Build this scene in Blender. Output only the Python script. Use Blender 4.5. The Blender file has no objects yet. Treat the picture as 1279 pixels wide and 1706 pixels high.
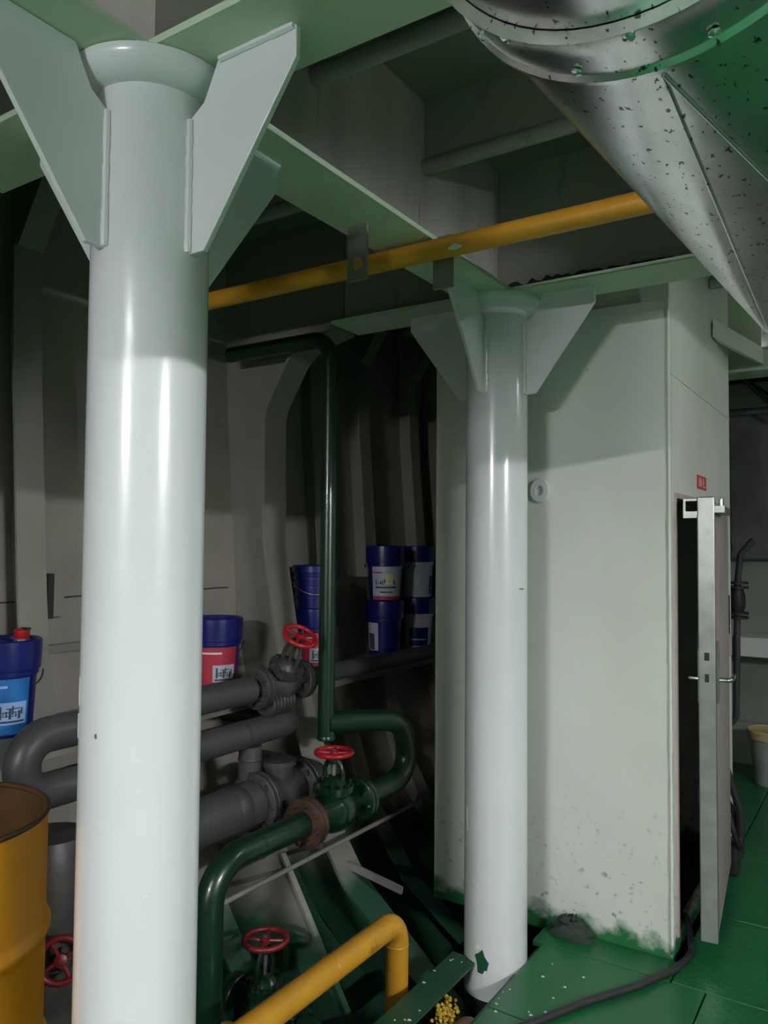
import bpy, bmesh, math, random
from mathutils import Vector, Matrix
random.seed(7)
PI = math.pi
SC = bpy.context.scene
COL = SC.collection

# ------------------------------------------------------------------ camera, world, exposure
YAW, PITCH, ROLL = 0.5779, 0.0411, 0.0080
CAM = Vector((1.290, -1.078, 1.55))
F = Vector((-math.sin(YAW)*math.cos(PITCH), math.cos(YAW)*math.cos(PITCH), math.sin(PITCH)))
R0 = Vector((math.cos(YAW), math.sin(YAW), 0)); U0 = R0.cross(F)
RR = R0*math.cos(ROLL) + U0*math.sin(ROLL); UU = -R0*math.sin(ROLL) + U0*math.cos(ROLL)
cd = bpy.data.cameras.new('camera'); cam = bpy.data.objects.new('camera', cd); COL.objects.link(cam)
cam.matrix_world = Matrix(((RR.x, UU.x, -F.x, CAM.x), (RR.y, UU.y, -F.y, CAM.y), (RR.z, UU.z, -F.z, CAM.z), (0, 0, 0, 1)))
cd.sensor_fit = 'VERTICAL'; cd.sensor_height = 24.0; cd.lens = 1300/1706*24.0; cd.clip_start = 0.02
SC.camera = cam
w = bpy.data.worlds.new('world'); SC.world = w; w.use_nodes = True
w.node_tree.nodes['Background'].inputs[0].default_value = (0.5, 0.55, 0.5, 1)
w.node_tree.nodes['Background'].inputs[1].default_value = 0.004
SC.view_settings.view_transform = 'Standard'; SC.view_settings.look = 'None'
SC.view_settings.exposure = -0.05; SC.view_settings.gamma = 1.0; SC.view_settings.use_curve_mapping = False
# ceiling lamps of the room (built as fixtures further down): position, rotation about z, strength
# position, rotation about z, half length, emission strength
LAMPS = [((0.80, -4.10, 2.42), 0, 0.34, 600.0), ((0.75, -3.05, 2.82), 0, 0.34, 50.0), ((2.80, 2.80, 2.88), 0, 0.60, 60.0), ((4.10, -0.58, 2.42), 90, 0.42, 540.0)]

# ------------------------------------------------------------------ materials
def N(nt, t, **k):
    n = nt.nodes.new(t)
    for a, b in k.items(): setattr(n, a, b)
    return n
def paint(name, col, rough=0.45, metal=0.0, var=0.12, scale=3.0, dirt=None, dirt_amt=0.0, dirt_scale=5.0, stretch=(1, 1, 1),
          bump=0.0, bump_scale=40.0, bump_stretch=(1, 1, 1), spec=0.5, two=None, speck=None, coat=0.0, emit=None):
    """colour with noise variation, dirt/rust patches, optional second paint below a ragged height, fine relief"""
    m = bpy.data.materials.new(name); m.use_nodes = True; nt = m.node_tree; L = nt.links.new
    b = nt.nodes['Principled BSDF']
    b.inputs['Roughness'].default_value = rough; b.inputs['Metallic'].default_value = metal
    b.inputs['Specular IOR Level'].default_value = spec
    b.inputs['Coat Weight'].default_value = coat; b.inputs['Coat Roughness'].default_value = 0.12
    geo = N(nt, 'ShaderNodeNewGeometry')
    mp = N(nt, 'ShaderNodeMapping'); mp.inputs['Scale'].default_value = stretch; L(geo.outputs['Position'], mp.inputs[0])
    no = N(nt, 'ShaderNodeTexNoise'); no.inputs['Scale'].default_value = scale; no.inputs['Detail'].default_value = 5
    L(mp.outputs[0], no.inputs['Vector'])
    def mix(f, a, c, fv=None):
        x = N(nt, 'ShaderNodeMix', data_type='RGBA')
        if f is not None: L(f, x.inputs[0])
        else: x.inputs[0].default_value = fv
        for s, i in ((a, 6), (c, 7)):
            if isinstance(s, tuple): x.inputs[i].default_value = (*s, 1)
            else: L(s, x.inputs[i])
        return x.outputs[2]
    def ramp(src, a, c):
        r = N(nt, 'ShaderNodeMapRange'); r.inputs[1].default_value = a; r.inputs[2].default_value = c; L(src, r.inputs[0]); return r.outputs[0]
    base = col
    cur = mix(ramp(no.outputs[0], 0.3, 0.7), tuple(max(0, c*(1-var)) for c in base), tuple(min(1, c*(1+var)) for c in base))
    if two:
        col2, zlev, soft = two
        sp = N(nt, 'ShaderNodeSeparateXYZ'); L(geo.outputs['Position'], sp.inputs[0])
        ad = N(nt, 'ShaderNodeMath', operation='MULTIPLY_ADD'); L(no.outputs[0], ad.inputs[0]); ad.inputs[1].default_value = 0.25; L(sp.outputs[2], ad.inputs[2])
        cur = mix(ramp(ad.outputs[0], zlev+0.125-soft, zlev+0.125+soft), col2, cur)
    if dirt and dirt_amt > 0:
        n2 = N(nt, 'ShaderNodeTexNoise'); n2.inputs['Scale'].default_value = dirt_scale; n2.inputs['Detail'].default_value = 8; n2.inputs['Roughness'].default_value = 0.65
        L(mp.outputs[0], n2.inputs['Vector'])
        cur = mix(ramp(n2.outputs[0], 0.72-dirt_amt*0.4, 0.80-dirt_amt*0.2), cur, dirt)
    if speck:
        scol, ssc, thr = speck
        n3 = N(nt, 'ShaderNodeTexNoise'); n3.inputs['Scale'].default_value = ssc; n3.inputs['Detail'].default_value = 3
        L(mp.outputs[0], n3.inputs['Vector'])
        cur = mix(ramp(n3.outputs[0], thr, thr+0.04), cur, scol)
    L(cur, b.inputs['Base Color'])
    if bump > 0:
        mb = N(nt, 'ShaderNodeMapping'); mb.inputs['Scale'].default_value = bump_stretch; L(geo.outputs['Position'], mb.inputs[0])
        nb = N(nt, 'ShaderNodeTexNoise'); nb.inputs['Scale'].default_value = bump_scale; nb.inputs['Detail'].default_value = 3; L(mb.outputs[0], nb.inputs['Vector'])
        bu = N(nt, 'ShaderNodeBump'); bu.inputs['Strength'].default_value = bump; bu.inputs['Distance'].default_value = 0.004
        L(nb.outputs[0], bu.inputs['Height']); L(bu.outputs[0], b.inputs['Normal'])
    if emit:
        b.inputs['Emission Color'].default_value = (0.96, 0.97, 1.0, 1); b.inputs['Emission Strength'].default_value = emit
    return m
GREEN = (0.010, 0.125, 0.040)
M = {}
M['pillar'] = paint('pillar_white_paint', (0.75, 0.77, 0.785), 0.24, var=0.03, scale=2, bump=0.05, bump_scale=6, bump_stretch=(1.2, 1.2, 22), coat=0.4)
M['beam'] = paint('beam_pale_green_paint', (0.55, 0.66, 0.50), 0.5, var=0.10, scale=2.5, bump=0.08, bump_scale=30)
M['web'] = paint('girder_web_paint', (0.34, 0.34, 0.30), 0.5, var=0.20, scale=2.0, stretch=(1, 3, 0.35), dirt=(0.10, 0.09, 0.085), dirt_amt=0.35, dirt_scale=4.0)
M['deck'] = paint('deckhead_paint', (0.22, 0.25, 0.20), 0.6, var=0.15, scale=2)
M['hull'] = paint('hull_side_paint', (0.30, 0.27, 0.24), 0.55, var=0.14, scale=3, dirt=(0.20, 0.13, 0.07), dirt_amt=0.12, dirt_scale=4, two=((0.010, 0.05, 0.025), 0.16, 0.05))
M['frame'] = paint('hull_frame_paint', (0.235, 0.23, 0.195), 0.5, var=0.10, scale=3, dirt=(0.22, 0.15, 0.08), dirt_amt=0.06, dirt_scale=6, two=((0.018, 0.075, 0.04), 0.14, 0.06))
M['cabin'] = paint('cabin_cream_paint', (0.72, 0.74, 0.68), 0.42, var=0.06, scale=2.2, dirt=(0.20, 0.20, 0.17), dirt_amt=0.06, dirt_scale=9, bump=0.06, bump_scale=10)
M['floor'] = paint('floor_green_paint', GREEN, 0.36, var=0.15, scale=3, dirt=(0.008, 0.04, 0.02), dirt_amt=0.14, dirt_scale=2.2)
M['greenbar'] = paint('green_angle_paint', (0.013, 0.075, 0.036), 0.45, var=0.15, scale=6)
M['greenpipe'] = paint('green_pipe_paint', (0.005, 0.027, 0.014), 0.30, var=0.15, scale=8, coat=0.3)
M['greenvalve'] = paint('green_valve_paint', (0.004, 0.026, 0.012), 0.25, var=0.2, scale=20, bump=0.1, bump_scale=50, coat=0.4)
M['greypipe'] = paint('grey_pipe_paint', (0.062, 0.063, 0.064), 0.42, var=0.15, scale=6)
M['greyvalve'] = paint('grey_cast_valve', (0.050, 0.050, 0.046), 0.45, var=0.3, scale=20, bump=0.2, bump_scale=60)
M['yellow'] = paint('yellow_pipe_paint', (0.68, 0.33, 0.026), 0.38, var=0.12, scale=6, dirt=(0.22, 0.09, 0.02), dirt_amt=0.17, dirt_scale=7)
M['drum'] = paint('drum_yellow_paint', (0.86, 0.36, 0.02), 0.36, var=0.10, scale=4, dirt=(0.42, 0.15, 0.015), dirt_amt=0.16, dirt_scale=5)
M['drumin'] = paint('drum_inside_oily', (0.10, 0.05, 0.015), 0.4, var=0.3, scale=6)
M['sludge'] = paint('dark_sludge', (0.012, 0.010, 0.008), 0.22, var=0.3, scale=6, bump=0.2, bump_scale=8)
M['galv'] = paint('galvanised_steel', (0.80, 0.83, 0.83), 0.23, metal=1.0, var=0.12, scale=14, stretch=(1.6, 0.8, 1.6), speck=((0.12, 0.13, 0.13), 85, 0.640), bump=0.12, bump_scale=7, bump_stretch=(1, 1, 1))
M['steel'] = paint('worn_steel', (0.34, 0.35, 0.33), 0.36, metal=0.85, var=0.15, scale=12, dirt=(0.22, 0.20, 0.17), dirt_amt=0.12, dirt_scale=8)
M['chrome'] = paint('bright_steel', (0.75, 0.74, 0.70), 0.2, metal=1.0, var=0.05)
M['jamb'] = paint('rust_pink_jamb_paint', (0.46, 0.37, 0.33), 0.5, var=0.12, scale=3, stretch=(1, 1, 0.4), dirt=(0.16, 0.06, 0.05), dirt_amt=0.16, dirt_scale=5)
M['doorface'] = paint('door_pinkish_face', (0.34, 0.29, 0.26), 0.5, var=0.1, scale=4)
M['dark'] = paint('dark_rubber', (0.02, 0.02, 0.022), 0.55, var=0.2, scale=20)
M['red'] = paint('red_wheel_paint', (0.40, 0.012, 0.018), 0.3, var=0.12, scale=20, coat=0.3)
M['shadedred'] = paint('shaded_red_wheel_paint', (0.16, 0.010, 0.016), 0.4, var=0.2, scale=20)  # darker copy of the wheel red, with the low area's shade in its colour
M['redsign'] = paint('red_sign', (0.60, 0.05, 0.06), 0.5, var=0.08, scale=20)
M['white'] = paint('white_print', (0.78, 0.77, 0.76), 0.5, var=0.04)
M['navy'] = paint('blue_plastic', (0.008, 0.012, 0.13), 0.28, var=0.1, scale=6)
M['labelred'] = paint('label_red', (0.44, 0.035, 0.06), 0.45, var=0.12, scale=10)
M['labelwhite'] = paint('label_white', (0.50, 0.50, 0.58), 0.45, var=0.08, scale=8)
M['labelblue'] = paint('label_blue', (0.02, 0.16, 0.46), 0.4, var=0.35, scale=14)
M['labelsky'] = paint('label_sky', (0.30, 0.50, 0.80), 0.4, var=0.15, scale=14)
M['ink'] = paint('label_ink', (0.05, 0.06, 0.09), 0.5, var=0.2, scale=30)
M['note'] = paint('yellow_note', (0.70, 0.68, 0.38), 0.6, var=0.05)
M['rust'] = paint('rusty_iron', (0.055, 0.024, 0.014), 0.6, var=0.4, scale=25)
M['lampbody'] = paint('lamp_housing', (0.75, 0.76, 0.74), 0.4, var=0.03)
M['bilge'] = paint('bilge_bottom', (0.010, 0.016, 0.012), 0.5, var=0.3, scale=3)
M['wall'] = paint('bulkhead_paint', (0.27, 0.28, 0.25), 0.55, var=0.12, scale=2, dirt=(0.12, 0.12, 0.10), dirt_amt=0.15, dirt_scale=2)
M['bucket'] = paint('grey_bucket', (0.42, 0.44, 0.43), 0.5, var=0.08, scale=8)
M['bucketlid'] = paint('tan_bucket_lid', (0.60, 0.47, 0.22), 0.5, var=0.08, scale=8)
M['rag'] = paint('oily_rag', (0.03, 0.045, 0.035), 0.85, var=0.4, scale=25, bump=0.5, bump_scale=60)
M['flake'] = paint('paint_flake', (0.72, 0.78, 0.70), 0.6, var=0.05)
M['brown'] = paint('brown_fitting', (0.26, 0.14, 0.07), 0.4, var=0.2, scale=14)
M['foam'] = paint('yellow_foam', (0.50, 0.32, 0.03), 0.8, var=0.25, scale=40, bump=0.5, bump_scale=80)
M['conduit'] = paint('grey_conduit_paint', (0.24, 0.225, 0.215), 0.45, var=0.15, scale=8)
M['weld'] = paint('dirty_weld', (0.05, 0.038, 0.03), 0.7, var=0.2, scale=20)
M['machine'] = paint('dark_grey_casing', (0.12, 0.12, 0.118), 0.5, var=0.3, scale=3)
M['soot'] = paint('soot', (0.03, 0.028, 0.03), 0.8, var=0.2, scale=20)
def checker_floor(m):           # raised tread pattern as fine relief
    nt = m.node_tree; L = nt.links.new; b = nt.nodes['Principled BSDF']
    geo = N(nt, 'ShaderNodeNewGeometry'); mp = N(nt, 'ShaderNodeMapping'); mp.inputs['Rotation'].default_value = (0, 0, PI/4); mp.inputs['Scale'].default_value = (30, 30, 30)
    L(geo.outputs['Position'], mp.inputs[0])
    vo = N(nt, 'ShaderNodeTexVoronoi'); vo.inputs['Scale'].default_value = 1.0; vo.inputs['Randomness'].default_value = 0.0; L(mp.outputs[0], vo.inputs['Vector'])
    r = N(nt, 'ShaderNodeMapRange'); r.inputs[1].default_value = 0.34; r.inputs[2].default_value = 0.2; L(vo.outputs['Distance'], r.inputs[0])
    bu = N(nt, 'ShaderNodeBump'); bu.inputs['Strength'].default_value = 0.35; bu.inputs['Distance'].default_value = 0.002
    L(r.outputs[0], bu.inputs['Height']); L(bu.outputs[0], b.inputs['Normal'])
M['tread'] = paint('tread_plate_green', GREEN, 0.36, var=0.2, scale=3, dirt=(0.01, 0.035, 0.02), dirt_amt=0.22, dirt_scale=2.0)
checker_floor(M['tread'])
def cabin_stains(m):            # green overspray and black oil splashes near the foot of the cabin wall
    nt = m.node_tree; L = nt.links.new; b = nt.nodes['Principled BSDF']
    src = b.inputs['Base Color'].links[0].from_socket
    geo = N(nt, 'ShaderNodeNewGeometry'); sp = N(nt, 'ShaderNodeSeparateXYZ'); L(geo.outputs['Position'], sp.inputs[0])
    def noise(sc, det, st=(1, 1, 1)):
        mp = N(nt, 'ShaderNodeMapping'); mp.inputs['Scale'].default_value = st; L(geo.outputs['Position'], mp.inputs[0])
        n = N(nt, 'ShaderNodeTexNoise'); n.inputs['Scale'].default_value = sc; n.inputs['Detail'].default_value = det; L(mp.outputs[0], n.inputs['Vector']); return n.outputs[0]
    def rng(s, a, c, lo=0.0, hi=1.0):
        r = N(nt, 'ShaderNodeMapRange'); L(s, r.inputs[0])
        for i, v in enumerate((a, c, lo, hi)): r.inputs[i+1].default_value = v
        return r.outputs[0]
    def mth(op, a, c):
        n = N(nt, 'ShaderNodeMath', operation=op); L(a, n.inputs[0])
        if isinstance(c, float): n.inputs[1].default_value = c
        else: L(c, n.inputs[1])
        return n.outputs[0]
    def mix(f, a, c):
        x = N(nt, 'ShaderNodeMix', data_type='RGBA'); L(f, x.inputs[0]); L(a, x.inputs[6]); x.inputs[7].default_value = (*c, 1); return x.outputs[2]
    low = rng(sp.outputs[2], 0.62, 0.02)
    sm = mth('MULTIPLY', rng(noise(30, 9), 0.60, 0.74), low)
    cur = mix(sm, src, (0.07, 0.075, 0.07))
    gr = mth('ADD', sp.outputs[2], mth('MULTIPLY', noise(14, 6), -0.17))
    cur = mix(rng(gr, -0.01, -0.06), cur, (0.02, 0.16, 0.05))
    L(cur, b.inputs['Base Color'])
cabin_stains(M['cabin'])

# ------------------------------------------------------------------ mesh helpers
class MB:
    def __init__(s): s.v = []; s.f = []; s.sm = []
    def add(s, vs, fs, smooth=False):
        o = len(s.v); s.v += [Vector(v) for v in vs]; s.f += [tuple(i+o for i in f) for f in fs]; s.sm += [smooth]*len(fs); return s
    def box(s, a, b, mat=None):
        x0, y0, z0 = a; x1, y1, z1 = b
        vs = [(x0,y0,z0),(x1,y0,z0),(x1,y1,z0),(x0,y1,z0),(x0,y0,z1),(x1,y0,z1),(x1,y1,z1),(x0,y1,z1)]
        if mat is not None: vs = [mat @ Vector(v) for v in vs]
        return s.add(vs, [(3,2,1,0),(4,5,6,7),(0,1,5,4),(1,2,6,5),(2,3,7,6),(3,0,4,7)])
    def prism(s, pts, d):
        """pts: 3-D polygon, extruded by vector d"""
        n = len(pts); d = Vector(d); vs = [Vector(q) for q in pts] + [Vector(q)+d for q in pts]
        return s.add(vs, [tuple(range(n-1,-1,-1)), tuple(range(n,2*n))] + [(i,(i+1)%n,n+(i+1)%n,n+i) for i in range(n)])
    def tube(s, path, r, seg=20, caps=True):
        path = [Vector(q) for q in path]; n = len(path); rs = r if isinstance(r, (list, tuple)) else [r]*n
        T = [(path[min(i+1,n-1)]-path[max(i-1,0)]).normalized() for i in range(n)]
        a = Vector((0,0,1)) if abs(T[0].z) < 0.9 else Vector((1,0,0))
        u = (a - T[0]*a.dot(T[0])).normalized(); vs = []
        for i in range(n):
            u = (u - T[i]*u.dot(T[i])).normalized(); v = T[i].cross(u)
            vs += [path[i] + (u*math.cos(2*PI*k/seg) + v*math.sin(2*PI*k/seg))*rs[i] for k in range(seg)]
        s.add(vs, [(i*seg+k, i*seg+(k+1)%seg, (i+1)*seg+(k+1)%seg, (i+1)*seg+k) for i in range(n-1) for k in range(seg)], True)
        if caps:
            o = len(s.v) - n*seg
            s.f += [tuple(o+k for k in range(seg-1,-1,-1)), tuple(o+(n-1)*seg+k for k in range(seg))]; s.sm += [False, False]
        return s
    def lathe(s, prof, mat=Matrix(), seg=32, cap0=True, cap1=True, smooth=True):
        """prof: (radius, height) list about local z"""
        n = len(prof); vs = [mat @ Vector((r*math.cos(2*PI*k/seg), r*math.sin(2*PI*k/seg), z)) for r, z in prof for k in range(seg)]
        fs = [(i*seg+k, i*seg+(k+1)%seg, (i+1)*seg+(k+1)%seg, (i+1)*seg+k) for i in range(n-1) for k in range(seg)]
        o = len(s.v); s.add(vs, fs, smooth)
        if cap0: s.f.append(tuple(o+k for k in range(seg-1,-1,-1))); s.sm.append(False)
        if cap1: s.f.append(tuple(o+(n-1)*seg+k for k in range(seg))); s.sm.append(False)
        return s
    def patch(s, r0, r1, z0, z1, a0, a1, seg=12, mat=Matrix(), th=0.0012):
        """thin curved sheet on a cone, with thickness"""
        vs = []
        for k in range(seg+1):
            a = a0+(a1-a0)*k/seg
            for r, z in ((r0, z0), (r1, z1), (r1+th, z1), (r0+th, z0)): vs.append(mat @ Vector((r*math.cos(a), r*math.sin(a), z)))
        fs = [(4*k+j, 4*k+4+j, 4*k+4+(j+1)%4, 4*k+(j+1)%4) for k in range(seg) for j in range(4)] + [(0,1,2,3), (4*seg+3,4*seg+2,4*seg+1,4*seg)]
        return s.add(vs, fs)
    def build(s, name, mat, parent=None, base=None, bevel=0.0, auto=True):
        me = bpy.data.meshes.new(name)
        off = Vector((0,0,0))
        if parent is not None:
            q = parent
            while q.parent: q = q.parent
            off = Vector(q['_base']) if '_base' in q else Vector((0,0,0))
        elif base is not None: off = Vector(base)
        me.from_pydata([v-off for v in s.v], [], s.f)
        bm = bmesh.new(); bm.from_mesh(me); bmesh.ops.recalc_face_normals(bm, faces=bm.faces); bm.to_mesh(me); bm.free()
        for i, p in enumerate(me.polygons): p.use_smooth = s.sm[i]
        if any(s.sm): me.set_sharp_from_angle(angle=math.radians(38))
        me.materials.append(M[mat] if isinstance(mat, str) else mat)
        o = bpy.data.objects.new(name, me); COL.objects.link(o)
        if parent is not None: o.parent = parent
        else:
            o.location = off; o['_base'] = list(off)
        if bevel > 0:
            md = o.modifiers.new('bevel', 'BEVEL'); md.width = bevel; md.segments = 2; md.limit_method = 'ANGLE'; md.angle_limit = math.radians(40)
        return o
def fillet(pts, r, n=8):
    pts = [Vector(q) for q in pts]; out = [pts[0]]
    for i in range(1, len(pts)-1):
        a, b, c = pts[i-1], pts[i], pts[i+1]; u = (a-b).normalized(); v = (c-b).normalized()
        ang = u.angle(v)
        if ang > PI-0.01: out.append(b); continue
        rr = r[i-1] if isinstance(r, (list, tuple)) else r
        t = min(rr/math.tan(ang/2), (a-b).length*0.499, (c-b).length*0.499); rr = t*math.tan(ang/2)
        cen = b + (u+v).normalized()*(rr/math.sin(ang/2)); p0 = b+u*t; p1 = b+v*t
        x = (p0-cen); y = (p1-cen); tot = x.angle(y)
        for k in range(n+1):
            f = k/n; out.append(cen + (x*math.sin((1-f)*tot) + y*math.sin(f*tot))/math.sin(tot))
    out.append(pts[-1]); return out
def tag(o, label, cat, group=None):
    o['label'] = label; o['category'] = cat
    if group: o['group'] = group
    return o
def thing(name, label, cat, base=(0,0,0), group=None):
    o = bpy.data.objects.new(name, None); COL.objects.link(o); o.location = base; o['_base'] = list(base)
    return tag(o, label, cat, group)
def structure(o): o['kind'] = 'structure'; return o
def sempty(name, base=(0,0,0)):
    o = bpy.data.objects.new(name, None); COL.objects.link(o); o.location = base; o['_base'] = list(base); return structure(o)
def copy_tree(o, parent=None):
    c = o.copy(); COL.objects.link(c); c.parent = parent
    for ch in list(o.children): copy_tree(ch, c)
    return c
def rot_to(d, up=Vector((0,0,1))):
    """rotation whose local z points along d"""
    return Vector(d).normalized().to_track_quat('Z', 'Y').to_matrix().to_4x4()
def at(loc, d=(0,0,1)): return Matrix.Translation(Vector(loc)) @ rot_to(d)

# ------------------------------------------------------------------ the large structure
H = 2.50            # underside of beams
DECK = 3.02
HULL = [(-0.6, 0.10), (-0.42, -0.35), (-0.1, -0.82), (0.25, -1.08), (0.7, -1.24), (1.2, -1.36), (2.2, -1.44), (3.02, -1.47)]   # (z, x) of the shell plating
def hx(z):
    for (z0, x0), (z1, x1) in zip(HULL, HULL[1:]):
        if z <= z1: return x0+(x1-x0)*(z-z0)/(z1-z0)
    return HULL[-1][1]
# floor plates
fl = sempty('floor', (2.3, 0.0, 0.0))
def plate(x0, y0, x1, y1, m):
    g = 0.003
    b = MB().box((x0+g, y0+g, -0.02), (x1-g, y1-g, 0.0)); return b.build('floor_plate', m, fl, bevel=0.002)
ys = [-5.55, -4.63, -4.13, -3.63, -3.13, -2.63, -2.13, -1.63, -1.13, -0.63, -0.13, 0.37, 0.87, 1.37, 1.87]
for i, (y0, y1) in enumerate(zip(ys, ys[1:])):
    for x0, x1 in ((0.12, 0.72), (0.72, 1.62), (1.62, 2.52), (2.52, 3.42), (3.42, 4.55)):
        plate(x0, y0, x1, y1, 'tread' if x0 > 0.5 else 'floor')
plate(0.075, 1.87, 0.60, 2.03, 'floor')
for y0, y1 in ((1.87, 2.50), (2.50, 3.22), (3.22, 4.30), (4.30, 5.08)):
    for x0, x1 in ((0.60, 1.62), (1.62, 2.52), (2.52, 3.42), (3.42, 4.55)): plate(x0, y0, x1, y1, 'tread')
for y0, y1 in ((3.36, 4.30), (4.30, 5.08)): plate(-0.6, y0, 0.60, y1, 'floor')
plate(-1.02, -0.60, -0.46, 0.16, 'tread')
MB().box((0.10, -5.5, -0.10), (0.16, 1.95, -0.021)).build('support_angle', 'greenbar', fl)
MB().box((-0.95, -0.55, -0.10), (-0.50, 0.10, -0.021)).build('support_angle', 'greenbar', fl)
structure(MB().box((-0.1, -5.55, -0.64), (4.6, 5.1, -0.60)).build('floor_bilge', 'bilge', None, (2.2, 0, -0.64)))
# hull side
wl = sempty('wall_left', (-1.3, 1.0, 0))
b = MB(); n = len(HULL)
for y in (-5.55, 5.15): b.v += [Vector((x, y, z)) for z, x in HULL] + [Vector((x-0.03, y, z-0.01)) for z, x in HULL]
for i in range(n-1):
    b.f += [(i, i+1, 2*n+i+1, 2*n+i), (n+i, 3*n+i, 3*n+i+1, n+i+1)]; b.sm += [True, True]
b.build('shell_plating', 'hull', wl)
# a ledge seam and a ragged weld seam on the shell
MB().box((hx(1.15)-0.02, -2.0, 1.135), (hx(1.15)+0.022, 1.69, 1.165)).build('ledge', 'frame', wl)
MB().tube([(hx(1.33)+0.004, y, 1.335+0.004*math.sin(9*y)) for y in [0.2+0.08*k for k in range(19)]], 0.003, 6).build('weld_seam', 'weld', wl)
MB().box((hx(1.35)-0.01, 0.665, 1.265), (hx(1.35)+0.05, 0.69, 1.43)).build('lug', 'soot', wl)
MB().box((hx(1.35)+0.035, 0.672, 1.27), (hx(1.35)+0.046, 0.735, 1.43)).build('lug', 'hull', wl)
# ordinary frames: web and small face bar
def frame(y, depth=0.10, fw=0.11, ztop=2.62, zlow=-0.3):
    zs = [zlow+(ztop-zlow)*k/14 for k in range(15)]
    wb = MB()
    pts = [(hx(z)-0.01, y, z) for z in zs] + [(hx(z)+depth, y, z) for z in reversed(zs)]
    for k in range(14):
        wb.prism([(hx(zs[k])-0.01, y-0.005, zs[k]), (hx(zs[k])+depth, y-0.005, zs[k]), (hx(zs[k+1])+depth, y-0.005, zs[k+1]), (hx(zs[k+1])-0.01, y-0.005, zs[k+1])], (0, 0.01, 0))
    fr = wb.build('frame', 'frame', wl)
    fb = MB(); vs = []
    for z in zs:
        x = hx(z)+depth
        vs += [(x, y-fw/2, z), (x, y+fw/2, z), (x+0.012, y+fw/2, z), (x+0.012, y-fw/2, z)]
    fb.add(vs, [(4*k+j, 4*k+(j+1)%4, 4*k+4+(j+1)%4, 4*k+4+j) for k in range(14) for j in range(4)] + [(0,1,2,3), (59,58,57,56)])
    fb.build('face_bar', 'frame', fr)
    # knee bracket to the deck
    kb = MB().prism([(hx(2.4), y-0.005, 2.62), (hx(2.4)+0.11, y-0.005, 2.62), (hx(2.4)+0.34, y-0.005, 2.98), (hx(2.9), y-0.005, 2.98)], (0, 0.01, 0))
    a = Vector((hx(2.4)+0.11, y, 2.62)); c = Vector((hx(2.4)+0.34, y, 2.98)); nn = Vector((0.36, 0, -0.23)).normalized()*0.01
    kb.add([a+Vector((0,-0.05,0)), a+Vector((0,0.05,0)), c+Vector((0,0.05,0)), c+Vector((0,-0.05,0)), a+nn+Vector((0,-0.05,0)), a+nn+Vector((0,0.05,0)), c+nn+Vector((0,0.05,0)), c+nn+Vector((0,-0.05,0))],
           [(0,1,2,3),(7,6,5,4),(0,4,5,1),(1,5,6,2),(2,6,7,3),(3,7,4,0)])
    kb.build('knee_bracket', 'frame', fr)
for y in (-1.13, -0.57, 0.565, 1.13, 2.27, 2.72, 3.30, 3.90, 4.5): frame(y)
# deep web frames in line with the transverse beams
def web_frame(y):
    inner = fillet([(-0.74, 0, H), (-0.98, 0, 2.44), (-1.15, 0, 2.16), (-1.14, 0, 1.55), (-1.035, 0, 1.02), (-0.945, 0, 0.76), (-0.845, 0, 0.50), (-0.775, 0, 0.27), (-0.66, 0, 0.10), (-0.50, 0, -0.03), (-0.27, 0, -0.22), (0.02, 0, -0.42)],
                   [0.22, 0.20, 0.3, 0.3, 0.3, 0.3, 0.12, 0.12, 0.2, 0.2], 5)
    wb = MB()
    for p, q in zip(inner, inner[1:]):
        if p.z-q.z < 1e-5: continue
        wb.prism([(hx(p.z)-0.01, y-0.006, p.z), (p.x, y-0.006, p.z), (q.x, y-0.006, q.z), (min(hx(q.z)-0.01, q.x-0.02), y-0.006, q.z)], (0, 0.012, 0))
    wb.prism([(hx(H)-0.01, y-0.006, H), (hx(DECK)-0.01, y-0.006, DECK), (-0.74, y-0.006, DECK), (-0.74, y-0.006, H)], (0, 0.012, 0))
    wf = wb.build('web_frame', 'frame', wl)
    fb = MB(); vs = []; h = 0.075
    for i, p in enumerate(inner):
        t = (inner[min(i+1, len(inner)-1)]-inner[max(i-1, 0)]).normalized(); nr = Vector((-t.z, 0, t.x)).normalized()
        if nr.x < 0: nr = -nr
        q = p + nr*0.014
        vs += [(p.x, y-h, p.z), (p.x, y+h, p.z), (q.x, y+h, q.z), (q.x, y-h, q.z)]
    m = len(inner)
    fb.add(vs, [(4*k+j, 4*k+(j+1)%4, 4*k+4+(j+1)%4, 4*k+4+j) for k in range(m-1) for j in range(4)] + [(0,1,2,3), (4*m-1,4*m-2,4*m-3,4*m-4)])
    fb.build('face_plate', 'frame', wf)
    MB().box((-1.23, y-0.03, 1.49), (-1.12, y-0.006, 1.50)).build('clip', 'frame', wf)
for y in (-1.70, 0.0, 1.70, 3.60): web_frame(y)
# bilge bracket plate with its right-hand edge bar
bp = MB().prism([(-0.69, 1.25, 0.37), (-0.36, 1.25, -0.15), (-0.15, 1.25, -0.48), (-0.45, 1.25, -0.45), (-0.64, 1.25, -0.216), (-0.82, 1.25, -0.05), (-1.0, 1.25, 0.10), (-1.02, 1.25, 0.40)], (0, 0.01, 0)).build('bracket_plate', 'frame', wl)
MB().prism([(-0.69, 1.243, 0.37), (-0.677, 1.243, 0.37), (-0.137, 1.243, -0.48), (-0.15, 1.243, -0.48)], (0, 0.024, 0)).build('edge_bar', 'frame', bp)
MB().box((-0.70, 1.70, 0.135), (-0.42, 1.712, 0.165), Matrix.Translation((-0.56, 0, 0.15)) @ Matrix.Rotation(0.16, 4, 'Y') @ Matrix.Translation((0.56, 0, -0.15))).build('flat_bar', 'conduit', wl)
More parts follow.
